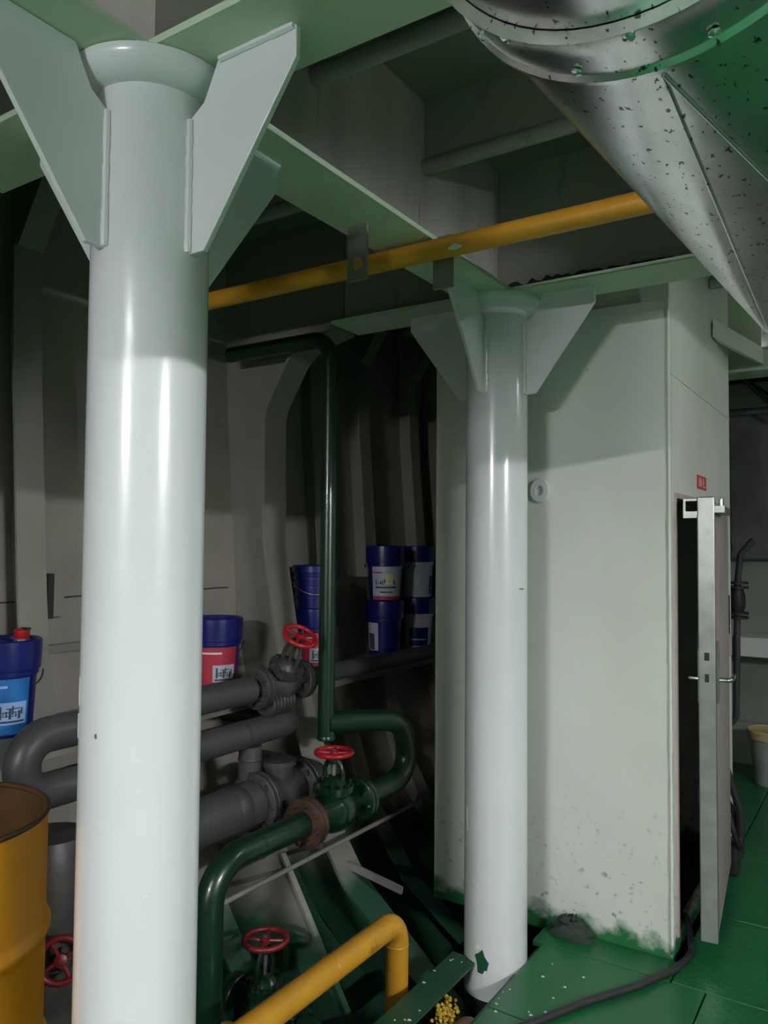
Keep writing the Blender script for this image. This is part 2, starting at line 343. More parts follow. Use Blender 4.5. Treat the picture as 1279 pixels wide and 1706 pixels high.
# side stringer used as a shelf
SHZ = 0.92
sh = MB().box((-1.40, -1.6, SHZ-0.012), (-1.02, 1.69, SHZ)).box((-1.40, 1.71, SHZ-0.012), (-1.02, 3.59, SHZ)).build('stringer_shelf', 'frame', wl)
MB().box((-1.032, -1.6, SHZ-0.075), (-1.02, 1.62, SHZ-0.012)).build('shelf_lip', 'frame', sh)
MB().box((-1.032, 1.78, SHZ-0.075), (-1.02, 3.52, SHZ-0.012)).build('shelf_lip', 'frame', sh)
# deckhead with stiffeners
ce = sempty('ceiling', (1.5, 0, DECK))
MB().box((-1.5, -5.55, DECK), (4.6, 5.15, DECK+0.03)).build('deck_plate', 'deck', ce)
def bulb(y, x0, x1):
    b = MB().box((x0, y-0.005, 2.80), (x1, y+0.005, DECK)); b.tube([(x0, y, 2.80), (x1, y, 2.80)], 0.026, 14)
    b.build('deck_stiffener', 'web', ce)
for y in (-4.1, -3.5, -2.85, -2.27, -1.13, -0.57, 0.53, 1.12, 2.27, 2.84, 4.0, 4.6):
    bulb(y, 0.58 if 2.05 < y < 3.3 else 0.007, 4.55); bulb(y, -1.12, -0.455 if 2.05 < y < 3.3 else -0.007)
for y in (-4.75, -1.7, 3.6):
    b = MB().box((0.007, y-0.006, H+0.015), (4.55, y+0.006, DECK)).box((0.106, y-0.105, H), (4.55, y+0.105, H+0.015)); b.build('deck_beam', 'beam', ce)
    b = MB().box((-0.74, y-0.006, H+0.015), (-0.007, y+0.006, DECK)).box((-0.74, y-0.105, H), (-0.106, y+0.105, H+0.015)); b.build('deck_beam', 'beam', ce)
# other bulkheads
structure(MB().box((4.55, -5.6, -0.6), (4.6, 5.15, DECK)).build('wall_right', 'wall', None, (4.57, 0, -0.6)))
structure(MB().box((-1.5, -5.6, -0.6), (4.6, -5.55, DECK)).build('wall_rear', 'wall', None, (1.5, -5.6, -0.6)))
wb_ = sempty('wall_back', (1.5, 5.1, 0))
MB().box((-1.5, 5.1, -0.6), (4.6, 5.15, DECK)).build('bulkhead_plate', 'wall', wb_)
MB().box((-1.0, 5.02, 2.55), (4.5, 5.1, 2.90)).build('header_plate', 'wall', wb_)
MB().box((-1.0, 5.085, 0.30), (4.5, 5.1, 0.312)).build('seam_bar', 'wall', wb_)

# ------------------------------------------------------------------ beams and pillars
LP = 1.70
g = thing('deck_girder', 'long pale green ceiling girder carried by both white pillars', 'beam', (0, 0, H))
MB().box((-0.006, -5.5, H+0.015), (0.006, 2.07, DECK)).build('web', 'web', g)
MB().box((-0.105, -5.5, H), (0.105, 2.028, H+0.015)).build('flange', 'beam', g)
def lug(x, y, x1, hole=True):
    b = MB(); z0, z1 = H-0.165, H+0.0; w2 = 0.034
    # plate in the x-z plane with a round hole near its lower end
    K = 16; hc = (x, z0+0.05); hr = 0.020 if hole else 0.0
    outer = []
    for k in range(K):
        a = 2*PI*k/K; dx, dz = math.cos(a), math.sin(a)
        t = min((w2/abs(dx)) if abs(dx) > 1e-6 else 9, ((z1-hc[1])/dz) if dz > 1e-6 else ((z0-hc[1])/dz if dz < -1e-6 else 9))
        outer.append((hc[0]+dx*t, hc[1]+dz*t))
    # snap the corners
    for cx_, cz_ in ((x-w2, z0), (x+w2, z0), (x-w2, z1), (x+w2, z1)):
        k = min(range(K), key=lambda i: (math.atan2(outer[i][1]-hc[1], outer[i][0]-hc[0])-math.atan2(cz_-hc[1], cx_-hc[0]))**2); outer[k] = (cx_, cz_)
    if hole:
        vs = []
        for yy in (y-0.006, y+0.006):
            vs += [(px, yy, pz) for px, pz in outer] + [(hc[0]+hr*math.cos(2*PI*k/K), yy, hc[1]+hr*math.sin(2*PI*k/K)) for k in range(K)]
        fs = []
        for k in range(K):
            j = (k+1) % K
            fs += [(k, j, K+j, K+k), (2*K+k, 3*K+k, 3*K+j, 2*K+j), (k, 2*K+k, 2*K+j, j), (K+k, K+j, 3*K+j, 3*K+k)]
        b.add(vs, fs)
    else: b.box((x-w2, y-0.006, z0+0.02), (x+w2, y+0.006, z1+0.02))
    return b.build('lug', 'frame', g)
lug(-0.035, 0.80, None); lug(0.118, 1.05, None, False)
def beam(y, label):
    t = thing('transverse_beam', label, 'beam', (0, y, H), 'transverse beams over the pillars')
    MB().box((0.007, y-0.006, H+0.015), (4.55, y+0.006, DECK)).build('web', 'web', t)
    MB().box((0.106, y-0.105, H), (4.55, y+0.105, H+0.015)).build('flange', 'beam', t)
    MB().box((-0.735, y-0.006, H+0.015), (-0.007, y+0.006, DECK)).build('web', 'web', t)
    MB().box((-0.735, y-0.105, H), (-0.106, y+0.105, H+0.015)).build('flange', 'beam', t)
    return t
beam(0.0, 'pale green cross beam above the nearest thick white pillar')
tb = beam(LP, 'pale green cross beam above the slimmer pillar by the cabin')
# soot crust where the far beam web meets its flange
b = MB(); random.seed(3); xs = [0.01+0.02*k for k in range(34)]; hs = [0.035+0.03*random.random()*(1-k/40) for k in range(34)]
for k in range(33): b.prism([(xs[k], LP-0.0075, H+0.0155), (xs[k+1], LP-0.0075, H+0.0155), (xs[k+1], LP-0.0075, H+0.0155+hs[k+1]), (xs[k], LP-0.0075, H+0.0155+hs[k])], (0, -0.002, 0))
b.build('soot_crust', 'soot', tb)
PR = 0.119
def pillar(x, y, label, z0):
    t = thing('support_pillar', label, 'pillar', (x, y, z0), 'white pillars under the girder')
    MB().lathe([(PR, z0), (PR, 0.4), (PR, 1.0), (PR, 1.7), (PR, H-0.05)], Matrix.Translation((x, y, 0)), 64).build('shaft', 'pillar', t)
    MB().lathe([(PR+0.002, H-0.05), (PR+0.025, H-0.045), (PR+0.046, H-0.022), (PR+0.050, H-0.012), (PR+0.050, H-0.001)], Matrix.Translation((x, y, 0)), 64).build('cap_plate', 'pillar', t)
    for k, (dx, dy) in enumerate(((1, 0), (0, 1), (-1, 0), (0, -1))):
        d = Vector((dx, dy, 0)); s = Vector((-dy, dx, 0)); c = Vector((x, y, 0)); th = 0.013
        prof = [(PR-0.003, H-0.375), (PR+0.042, H-0.375), (0.392, H-0.060), (0.392, H-0.001), (0.192, H-0.001), (0.176, H-0.035), (0.155, H-0.075), (PR-0.003, H-0.10)]
        gm = MB().prism([c+d*r_+s*(-th/2)+Vector((0, 0, z)) for r_, z in prof], s*th)
        go = gm.build('gusset', 'pillar', t, bevel=0.002)
        for sg in (-1, 1):      # lumpy weld bead
            random.seed(11*k+sg)
            pth = [c+d*(PR+0.002)+s*sg*(th/2+0.003)+Vector((0, 0, H-0.373+0.27*i/26)) for i in range(27)]
            MB().tube(pth, [0.0065+0.0028*random.random() for _ in pth], 8).build('weld_bead', 'pillar', go)
        MB().tube([c+d*(0.20+0.188*i/12)+s*(-th/2-0.002)+Vector((0, 0, H-0.003)) for i in range(13)], [0.006+0.003*random.random() for _ in range(13)], 6).build('weld_bead', 'pillar', go)
    return t
p1 = pillar(0, 0, 'thick white pillar nearest the camera with gusset plates', -0.599)
p2 = pillar(0, LP, 'slimmer looking white pillar standing before the cabin wall', -0.12)
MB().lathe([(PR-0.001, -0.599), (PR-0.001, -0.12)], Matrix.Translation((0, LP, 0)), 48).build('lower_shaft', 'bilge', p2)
def chip(t, c, az, z, wd, ht, m='flake', sd=1):
    random.seed(sd); b = MB(); k = 9
    pts = []
    for i in range(k):
        a = 2*PI*i/k; rr = 0.6+0.4*random.random(); aa = az+wd*rr*math.cos(a)/PR; zz = z+ht*rr*math.sin(a)
        pts.append((c[0]+(PR+0.0005)*math.cos(aa), c[1]+(PR+0.0005)*math.sin(aa), zz))
    b.prism(pts, (0.002*math.cos(az), 0.002*math.sin(az), 0)); return b.build('paint_chip', m, t)
az1 = math.atan2(CAM.y, CAM.x); az2 = math.atan2(CAM.y-LP, CAM.x)
chip(p1, (0, 0), az1-0.75, 1.18, 0.003, 0.006, 'steel', 5); chip(p1, (0, 0), az1-1.30, 1.26, 0.004, 0.035, 'flake', 6); chip(p1, (0, 0), az1-1.35, 1.19, 0.004, 0.03, 'flake', 8)
chip(p1, (0, 0), az1+0.12, 0.885, 0.010, 0.004, 'flake', 9)
chip(p2, (0, LP), az2-0.55, 1.00, 0.008, 0.018, 'flake', 10); chip(p2, (0, LP), az2-1.1, 0.52, 0.003, 0.05, 'flake', 12); chip(p2, (0, LP), az2+0.9, 1.385, 0.02, 0.004, 'steel', 13)
chip(p2, (0, LP), az2-0.45, 0.02, 0.030, 0.050, 'greenbar', 15); chip(p2, (0, LP), az2-0.30, -0.03, 0.014, 0.03, 'flake', 16); chip(p2, (0, LP), az2-0.62, 0.065, 0.012, 0.014, 'flake', 17)

# ------------------------------------------------------------------ cabin
CY, CX0, CX1, CYB = 2.03, -0.45, 0.575, 3.34
cb = thing('steel_cabin', 'cream steel cabin wall behind the slim white pillar, door on its right side', 'cabin', (0.06, 2.7, 0))
MB().box((CX0, CY, -0.02), (CX1-0.001, CY+0.03, 2.515)).build('front_wall', 'cabin', cb)
MB().box((CX0+0.02, CY+0.045, 2.50), (CX1-0.12, CY+0.06, DECK-0.001)).build('coaming', 'cabin', cb)
r_ = MB()
r_.box((CX1-0.03, CY+0.031, 0.0), (CX1, 2.09, DECK-0.001)); r_.box((CX1-0.03, 2.93, 0.0), (CX1, CYB, DECK-0.001)); r_.box((CX1-0.03, 2.09, 1.76), (CX1, 2.93, DECK-0.001)); r_.box((CX1-0.03, 2.09, 0.0), (CX1, 2.93, 0.06))
r_.build('side_wall', 'cabin', cb)
MB().box((CX1-0.11, CY+0.0, 2.5155), (CX1, CY+0.03, DECK-0.001)).build('corner_post', 'cabin', cb)
MB().box((CX0, CY+0.031, -0.02), (CX0+0.03, CYB, DECK-0.001)).build('side_wall', 'cabin', cb)
MB().box((CX0+0.03, CY+0.03, -0.02), (CX1-0.031, CYB-0.031, 0.0)).build('cabin_floor', 'dark', cb)
MB().box((CX0+0.03, CYB-0.03, 0.0), (CX1-0.03, CYB, DECK-0.001)).build('back_wall', 'cabin', cb)
random.seed(5)
MB().tube([(CX1-0.004, CY-0.002, 0.02+2.45*k/60) for k in range(61)], [0.005+0.003*random.random() for k in range(61)], 8).build('corner_weld', 'cabin', cb)
MB().tube([(CX1+0.001, CY+0.03+1.28*k/20, 2.222) for k in range(21)], 0.0035, 6).build('panel_seam', 'cabin', cb)
MB().tube([(CX0+0.003, CY-0.002, 0.0), (CX0+0.003, CY-0.002, 2.50)], 0.005, 8).build('edge_bead', 'cabin', cb)
MB().box((CX0, CY-0.006, -0.02), (CX1, CY-0.0005, 0.0)).build('foot_bead', 'cabin', cb)
df = MB()
df.box((CX1-0.05, 2.09, 0.06), (CX1+0.008, 2.11, 1.76)); df.box((CX1-0.05, 2.91, 0.06), (CX1+0.008, 2.93, 1.76)); df.box((CX1-0.05, 2.11, 1.74), (CX1+0.008, 2.91, 1.76))
df.build('door_frame', 'jamb', cb)
MB().box((CX1+0.0005, 2.93, 0.06), (CX1+0.012, 3.12, 1.76)).build('jamb_panel', 'jamb', cb)
pe = thing('pad_eye', 'small round pad eye on the cabin wall behind the slim pillar', 'pad eye', (0.05, CY-0.02, 1.78))
b = MB(); K = 20
for yy in (CY-0.0185, CY-0.0005): b.v += [Vector((0.05+0.042*math.cos(2*PI*k/K), yy, 1.78+0.05*math.sin(2*PI*k/K))) for k in range(K)] + [Vector((0.05+0.016*math.cos(2*PI*k/K), yy, 1.78+0.02*math.sin(2*PI*k/K))) for k in range(K)]
for k in range(K):
    j = (k+1) % K; b.f += [(k, j, K+j, K+k), (2*K+k, 3*K+k, 3*K+j, 2*K+j), (k, 2*K+k, 2*K+j, j), (K+k, K+j, 3*K+j, 3*K+k)]; b.sm += [False]*4
b.build('eye_plate', 'pillar', pe, bevel=0.003)
sg = thing('door_sign', 'small red sign with white characters above the cabin door', 'sign', (CX1, 2.62, 1.81))
MB().box((CX1+0.0005, 2.52, 1.805), (CX1+0.003, 2.71, 1.865)).build('sign_plate', 'redsign', sg)
for strokes in (((2.55, 1.815, 2.558, 1.852), (2.55, 1.815, 2.61, 1.821), (2.602, 1.815, 2.61, 1.852), (2.576, 1.815, 2.584, 1.857)), ((2.64, 1.815, 2.65, 1.857), (2.64, 1.815, 2.68, 1.821), (2.64, 1.835, 2.672, 1.840))):
    b = MB()
    for y0, z0, y1, z1 in strokes: b.box((CX1+0.003, y0, z0), (CX1+0.0038, y1, z1))
    b.build('sign_character', 'white', sg)
# open door, hinged on the far jamb, its lock edge towards the camera
hinge = Vector((CX1+0.034, 2.90, 0.085)); edge = Vector((0.694, 2.075, 0.085))
dvec = (edge-hinge); DL = dvec.length; dvec.normalize(); dn = Vector((-dvec.y, dvec.x, 0))   # dn points outwards (+x)
if dn.x < 0: dn = -dn
DM = Matrix(((dvec.x, dn.x, 0, hinge.x), (dvec.y, dn.y, 0, hinge.y), (0, 0, 1, hinge.z), (0, 0, 0, 1)))   # local: x along leaf, y outwards, z up
dr = sempty('door_1', tuple(hinge)); tag(dr, 'narrow metal door standing ajar, edge on, with lever handles', 'door')
T = 0.031
MB().box((0, -T+0.004, 0), (DL-0.03, T-0.004, 1.64), DM).build('door_leaf', 'doorface', dr)
ed = MB().box((DL-0.03, -T, -0.01), (DL, T, 1.655), DM).build('edge_strip', 'steel', dr, bevel=0.004)
MB().box((DL, -0.012, 0.93), (DL+0.002, 0.012, 1.10), DM).build('lock_faceplate', 'steel', ed)
MB().box((DL+0.002, -0.007, 0.955), (DL+0.010, 0.007, 0.985), DM).build('latch_bolt', 'dark', ed)
MB().box((DL+0.0005, -0.009, 1.035), (DL+0.003, 0.009, 1.065), DM).build('bolt_slot', 'dark', ed)
MB().box((DL-0.002, -T+0.006, 1.575), (DL+0.003, T-0.006, 1.645), DM).build('top_clip', 'steel', ed)
for s in (-1, 1):
    hd = MB().tube(fillet([DM @ Vector((DL-0.075, s*T, 0.955)), DM @ Vector((DL-0.075, s*(T+0.05), 0.955)), DM @ Vector((DL-0.20, s*(T+0.05), 0.955))], 0.02), 0.009, 12).build('lever_handle', 'chrome', dr)
    MB().box((DL-0.10, min(s*(T-0.004), s*(T+0.006)), 0.87), (DL-0.05, max(s*(T-0.004), s*(T+0.006)), 1.10), DM).build('handle_plate', 'steel', hd)
for z in (0.52, 1.38, 1.10): MB().box((DL-0.055, -T-0.006, z-0.03), (DL-0.03, -T+0.002, z+0.03), DM).build('strike_pad', 'dark', dr)
MB().box((DL-0.16, -T-0.05, 1.575), (DL-0.01, -T, 1.60), DM).box((DL-0.16, -T-0.05, 1.64), (DL-0.01, -T, 1.648), DM).box((DL-0.02, -T-0.05, 1.60), (DL-0.012, -T-0.042, 1.64), DM).build('closer_bracket', 'steel', dr)
MB().box((DL-0.35, T, 1.595), (DL-0.01, T+0.035, 1.62), DM).build('closer_arm', 'steel', dr)
MB().lathe([(0.010, 0), (0.010, 0.03)], DM @ Matrix.Translation((DL-0.08, T+0.018, 1.62)), 12).build('closer_pivot', 'chrome', dr)
lk = thing('lock_box', 'dark keeper and pink worn padlock on the jamb beside the door handle', 'lock', (CX1+0.02, 3.12, 1.05))
MB().box((CX1+0.0125, 3.085, 1.16), (CX1+0.03, 3.13, 1.31)).build('keeper', 'dark', lk)
MB().box((CX1+0.0125, 3.075, 1.01), (CX1+0.035, 3.15, 1.12)).build('padlock_body', 'jamb', lk, bevel=0.006)
MB().tube(fillet([(CX1+0.024, 3.09, 1.12), (CX1+0.024, 3.09, 1.16), (CX1+0.024, 3.135, 1.16), (CX1+0.024, 3.135, 1.12)], 0.02), 0.005, 8).build('shackle', 'dark', lk)

# ------------------------------------------------------------------ galvanised ventilation duct
DX, DZ, DR = 1.10, 2.262, 0.232
dt = thing('ventilation_duct', 'big shiny galvanised ventilation duct hanging at upper right', 'duct', (DX, 0.5, DZ))
my = Matrix(((1, 0, 0, DX), (0, 0, 1, 0), (0, 1, 0, DZ), (0, 0, 0, 1)))      # local z -> world y
MB().lathe([(DR-0.006, -2.9), (DR-0.006, -0.34)], my, 72, False, False).build('round_section', 'galv', dt)
bd = MB().lathe([(DR-0.005, -0.372), (DR+0.007, -0.370), (DR+0.003, -0.362), (DR+0.002, -0.335), (DR+0.002, -0.302), (DR+0.007, -0.296), (DR+0.007, -0.290), (DR-0.004, -0.288)], my, 72, False, False).build('joint_band', 'galv', dt)
for k in range(22):
    a = 2*PI*k/22+0.1
    for yy in (-0.358, -0.312):
        if (yy < -0.34 and k % 2 == 0) or (yy > -0.34 and k % 2 == 1):
            q = Vector((DX+(DR+0.003)*math.cos(a), yy, DZ+(DR+0.003)*math.sin(a)))
            MB().lathe([(0.006, 0), (0.006, 0.002), (0.003, 0.004)], at(q, (math.cos(a), 0, math.sin(a))), 10).build('rivet', 'galv', bd)
# round-to-rectangular transition with flat and conical facets
KN = 72; YA, YB = -0.289, 0.90; ex0, ex1, ez0, ez1 = 1.063, 1.33, 2.03, 2.42
def rectpt(a):
    """each quarter of the circle runs to one corner of the rectangle"""
    d = math.degrees(a) % 360
    return Vector(((ex1, ex0, ex0, ex1)[int(d//90)], 0, (ez1, ez1, ez0, ez0)[int(d//90)]))
b = MB(); rows = 14; vs = []
for i in range(rows+1):
    f = i/rows; y = YA+(YB-YA)*f
    for k in range(KN):
        a = 2*PI*k/KN; c = Vector((DX+(DR-0.004)*math.cos(a), 0, DZ+(DR-0.004)*math.sin(a))); q = c.lerp(rectpt(a), f); vs.append((q.x, y, q.z))
b.add(vs, [(i*KN+k, i*KN+(k+1) % KN, (i+1)*KN+(k+1) % KN, (i+1)*KN+k) for i in range(rows) for k in range(KN)], True)
tr = b.build('transition_piece', 'galv', dt)
# folded standing seam along the underside, as the creases of the sheet
def crease(a_deg, r=0.007):
    a = math.radians(a_deg); c = Vector((DX+(DR-0.003)*math.cos(a), YA+0.02, DZ+(DR-0.003)*math.sin(a))); q = rectpt(a); q.y = YB
    MB().tube([c.lerp(q, i/10) for i in range(11)], r, 8).build('seam', 'galv', tr)
crease(269.9, 0.0022); crease(270.1, 0.0022)
YE = 1.45
MB().box((ex0, YB, ez0), (ex0+0.003, YE, ez1)).box((ex1-0.003, YB, ez0), (ex1, YE, ez1)).box((ex0, YB, ez0), (ex1, YE, ez0+0.003)).box((ex0, YB, ez1-0.003), (ex1, YE, ez1)).box((ex0, YE-0.003, ez0), (ex1, YE, ez1)).build('rectangular_section', 'galv', dt)
MB().box((ex0, 1.16, ez1), (ex0+0.003, YE, DECK)).box((ex1-0.003, 1.16, ez1), (ex1, YE, DECK)).box((ex0, 1.16, ez1), (ex1, 1.163, DECK)).box((ex0, YE-0.003, ez1), (ex1, YE, DECK)).build('unseen_trunk', 'galv', dt)  # unseen duct end, added and turned up to let lamp light past
MB().box((ex0-0.02, YB-0.015, ez0-0.02), (ex1+0.02, YB+0.015, ez0)).box((ex0-0.02, YB-0.015, ez1), (ex1+0.02, YB+0.015, ez1+0.02)).box((ex0-0.02, YB-0.015, ez0), (ex0, YB+0.015, ez1)).box((ex1, YB-0.015, ez0), (ex1+0.02, YB+0.015, ez1)).build('duct_flange', 'galv', dt)

# ------------------------------------------------------------------ pipes
def pipe(name, label, pts, r, m, rf=0.1, cat='pipe', group=None, base=None, seg=24):
    o = MB().tube(fillet(pts, rf), r, seg).build(name, m, None, base or pts[0]); return tag(o, label, cat, group)
yp = thing('overhead_pipe', 'worn yellow pipe running under the ceiling girder', 'pipe', (0, 1.0, 2.46))
MB().tube([(4.2, 1.0, 2.462), (1.5, 1.0, 2.462), (0.4, 1.0, 2.462), (-1.30, 1.0, 2.462)], 0.032, 24).build('pipe_run', 'yellow', yp)
MB().prism([(0.20+0.03*math.cos(q)*(0.7+0.3*math.sin(3*q)), 1.0-0.0325*math.cos(0.5+0.3*math.sin(q)), 2.462-0.0325*math.sin(0.5+0.3*math.sin(q))) for q in [2*PI*k/10 for k in range(10)]], (0, -0.001, -0.001)).build('bare_patch', 'flake', yp)

def valve(name, label, c, stem, s, vm, wm, axis=(0, 1, 0), fl=('same', 'same'), half=0.18, wheel_r=0.07, stem_h=0.21, group=None):
    c = Vector(c); ax = Vector(axis).normalized(); sz = Vector(stem).normalized(); sx = ax.cross(sz).normalized()
    t = thing(name, label, 'valve', tuple(c), group)
    mz = Matrix(((sx.x, ax.x, sz.x, c.x), (sx.y, ax.y, sz.y, c.y), (sx.z, ax.z, sz.z, c.z), (0, 0, 0, 1)))    # local z = stem, y = axis
    if abs(ax.dot(sz)) > 1e-4:
        ay = sz.cross(sx).normalized(); mz = Matrix(((sx.x, ay.x, sz.x, c.x), (sx.y, ay.y, sz.y, c.y), (sx.z, ay.z, sz.z, c.z), (0, 0, 0, 1)))
    ma = Matrix.Translation(c) @ rot_to(ax)
    b = MB().lathe([(0.045*s, -half), (0.045*s, -half*0.75), (0.055*s, -half*0.5), (0.078*s, -half*0.25), (0.084*s, 0), (0.078*s, half*0.25), (0.055*s, half*0.5), (0.045*s, half*0.75), (0.045*s, half)], ma, 28)
    b.build('valve_body', vm, t)
    for k, e in enumerate((-1, 1)):
        mm = vm if fl[k] == 'same' else fl[k]
        f_ = MB().lathe([(0.086*s, -0.011), (0.090*s, -0.008), (0.090*s, 0.008), (0.086*s, 0.011)], Matrix.Translation(c+ax*e*(half-0.011)) @ rot_to(ax), 32).build('flange', mm, t)
        f2 = MB().lathe([(0.086*s, -0.009), (0.090*s, -0.007), (0.090*s, 0.007), (0.086*s, 0.009)], Matrix.Translation(c+ax*e*(half+0.013)) @ rot_to(ax), 32).build('counter_flange', mm, t)
        bb = MB(); rt = rot_to(ax)
        for j in range(8):
            a = 2*PI*j/8+0.2; q = c+ax*e*(half-0.04)+(rt @ Vector((0.071*s*math.cos(a), 0.071*s*math.sin(a), 0)))
            if e < 0: q = c+ax*e*(half+0.04)+(rt @ Vector((0.071*s*math.cos(a), 0.071*s*math.sin(a), 0)))
            bb.lathe([(0.009*s, 0), (0.009*s, 0.08)], Matrix.Translation(q) @ rt, 6, smooth=False)
        bb.build('flange_bolts', mm, f_)['kind'] = 'stuff'
    MB().lathe([(0.058*s, 0.02*s), (0.056*s, 0.075*s), (0.078*s, 0.076*s), (0.080*s, 0.088*s), (0.080*s, 0.100*s), (0.050*s, 0.104*s), (0.036*s, 0.125*s), (0.020*s, 0.135*s)], mz, 24).build('bonnet', vm, t)
    nb = MB()
    for j in range(6):
        a = 2*PI*j/6; nb.lathe([(0.009*s, 0.07*s), (0.009*s, 0.113*s)], mz @ Matrix.Translation((0.068*s*math.cos(a), 0.068*s*math.sin(a), 0)), 6, smooth=False)
    nb.build('bonnet_bolts', vm, t)['kind'] = 'stuff'
    yk = MB(); hh = stem_h
    for e in (-1, 1):
        yk.tube([mz @ Vector((e*0.040*s*q, 0, z)) for q, z in ((0.8, 0.10*s), (1.05, 0.10*s+0.2*(hh-0.1*s)), (1.1, 0.10*s+0.45*(hh-0.1*s)), (0.85, 0.10*s+0.7*(hh-0.1*s)), (0.45, hh*0.93))], [0.010*s, 0.010*s, 0.009*s, 0.009*s, 0.012*s], 10)
    yk.lathe([(0.022*s, hh*0.86), (0.026*s, hh*0.9), (0.024*s, hh*0.97)], mz, 16)
    yk.build('yoke', vm, t)
    MB().tube([mz @ Vector((0, 0, 0.10*s)), mz @ Vector((0, 0, hh+0.025))], 0.009*s, 10).build('stem', vm if vm != 'greenvalve' else 'steel', t)
    ring = [mz @ Vector((wheel_r*math.cos(2*PI*k/36), wheel_r*math.sin(2*PI*k/36), hh+0.012)) for k in range(37)]
    wh = MB().tube(ring, 0.0095, 10, caps=False).build('handwheel', wm, t)
    MB().lathe([(0.016, hh-0.002), (0.018, hh+0.004), (0.018, hh+0.018), (0.010, hh+0.022)], mz, 16).build('hub', wm, wh)
    for k in range(4):
        a = 2*PI*k/4+0.5
        MB().tube([mz @ Vector((0.014*math.cos(a), 0.014*math.sin(a), hh+0.010)), mz @ Vector((wheel_r*math.cos(a), wheel_r*math.sin(a), hh+0.012))], 0.006, 8).build('spoke', wm, wh)
    return t
# green cooling line: riser, loop, valve, drop
gx, gz = -0.55, 0.515
RX, RY = -0.715, 1.565
gp = thing('green_riser_pipe', 'tall dark green riser pipe with a loop bent round to the valve', 'pipe', (RX, RY, 0.7))
MB().tube(fillet([(-1.30, RY, 2.43), (RX, RY, 2.43), (RX, RY, 0.735)], 0.09), 0.036, 24).build('riser', 'greenpipe', gp)
lp = MB().tube(fillet([(RX, RY, 0.80), (gx, 1.90, 0.775), (gx, 1.97, 0.515), (gx, 1.60, gz)], [0.11, 0.125], 10), 0.047, 24).build('loop_bend', 'greenpipe', gp)
MB().lathe([(0.049, -0.004), (0.049, 0.004)], Matrix.Translation((gx+0.0, 1.945, 0.645)) @ rot_to((0, 0.26, -0.97)), 24).build('weld_ring', 'greenpipe', lp)
MB().lathe([(0.035, 0.728), (0.040, 0.732), (0.040, 0.742), (0.037, 0.748)], Matrix.Translation((RX, RY, 0)), 24).build('tee', 'greenpipe', gp)
valve('green_globe_valve', 'dark green globe valve with bright red handwheel below the riser pipe', (gx, 1.40, gz), (0, 0, 1), 1.0, 'greenvalve', 'red', fl=('rust', 'same'), half=0.165, wheel_r=0.070, stem_h=0.21)
lo = thing('green_drop_pipe', 'dark green pipe bending down beside the nearest pillar', 'pipe', (gx, 0.745, -0.26))
MB().tube(fillet([(gx, 1.222, gz), (gx, 0.745, gz), (gx, 0.745, -0.26)], 0.13, 12), 0.046, 24).build('pipe_run', 'greenpipe', lo)
MB().lathe([(0.0475, -0.003), (0.0475, 0.003)], Matrix.Translation((gx, 0.97, gz)) @ rot_to((0, 1, 0)), 24).build('weld_ring', 'greenpipe', lo)
# grey insulated lines
ga = thing('grey_pipe_loop', 'thick grey lagged pipe folded back in a loop behind the nearest pillar', 'pipe', (-0.85, 0.4, 0.76))
MB().tube(fillet([(-0.85, 1.24, 0.97), (-0.85, 0.28, 0.97), (-0.85, 0.28, 0.80), (-0.85, 1.53, 0.80), (-1.25, 1.53, 0.80)], [0.084, 0.084, 0.10], 10), 0.053, 24).build('pipe_run', 'greypipe', ga)
MB().tube([(-0.85, 1.25, 0.75), (-0.85, 1.25, 0.60)], 0.045, 20).build('branch', 'greypipe', ga)
MB().lathe([(0.047, 0.695), (0.049, 0.70), (0.047, 0.705)], Matrix.Translation((-0.85, 1.25, 0)), 20).build('lagging_band', 'greyvalve', ga)
MB().lathe([(0.055, -0.004), (0.055, 0.004)], Matrix.Translation((-0.85, 1.20, 0.80)) @ rot_to((0, 1, 0)), 24).build('lagging_band', 'greyvalve', ga)
b = MB()
for k in range(7): b.lathe([(0.050, -0.007), (0.058, 0), (0.050, 0.007)], Matrix.Translation((-0.845, 1.33+0.02*k, 0.905)) @ rot_to((0, 1, 0)), 20)
bl = b.build('ribbed_sleeve', 'greyvalve', ga)
valve('grey_angle_valve', 'grey cast valve with tilted red handwheel below the shelf', (-0.85, 1.42, 0.97), (0.127, -0.03, 0.20), 0.92, 'greyvalve', 'red', half=0.13, wheel_r=0.066, stem_h=0.235)
pipe('grey_shelf_pipe', 'dark grey pipe continuing right along the shelf edge', [(-0.85, 1.575, 0.97), (-0.88, 2.6, 0.955), (-0.90, 3.55, 0.94)], 0.040, 'greypipe')
gc = thing('grey_strainer_pipe', 'fat dark grey pipe low behind the green pipe', 'pipe', (-0.80, 0.5, 0.45))
MB().tube([(-0.80, 0.52, 0.545), (-0.80, 1.205, 0.545)], 0.088, 28).build('pipe_run', 'greypipe', gc)
MB().lathe([(0.090, -0.03), (0.0915, -0.028), (0.0915, 0.028), (0.090, 0.03)], Matrix.Translation((-0.80, 1.10, 0.545)) @ rot_to((0, 1, 0)), 28).build('lagging_band', 'greyvalve', gc)
vc = thing('grey_strainer_valve', 'dark cast strainer body bolted to the fat grey pipe', 'valve', (-0.80, 1.36, 0.45))
ma = Matrix.Translation((-0.80, 1.36, 0.545)) @ rot_to((0, 1, 0))
MB().lathe([(0.075, -0.13), (0.085, -0.06), (0.092, 0), (0.085, 0.06), (0.075, 0.13)], ma, 28).build('valve_body', 'greyvalve', vc)
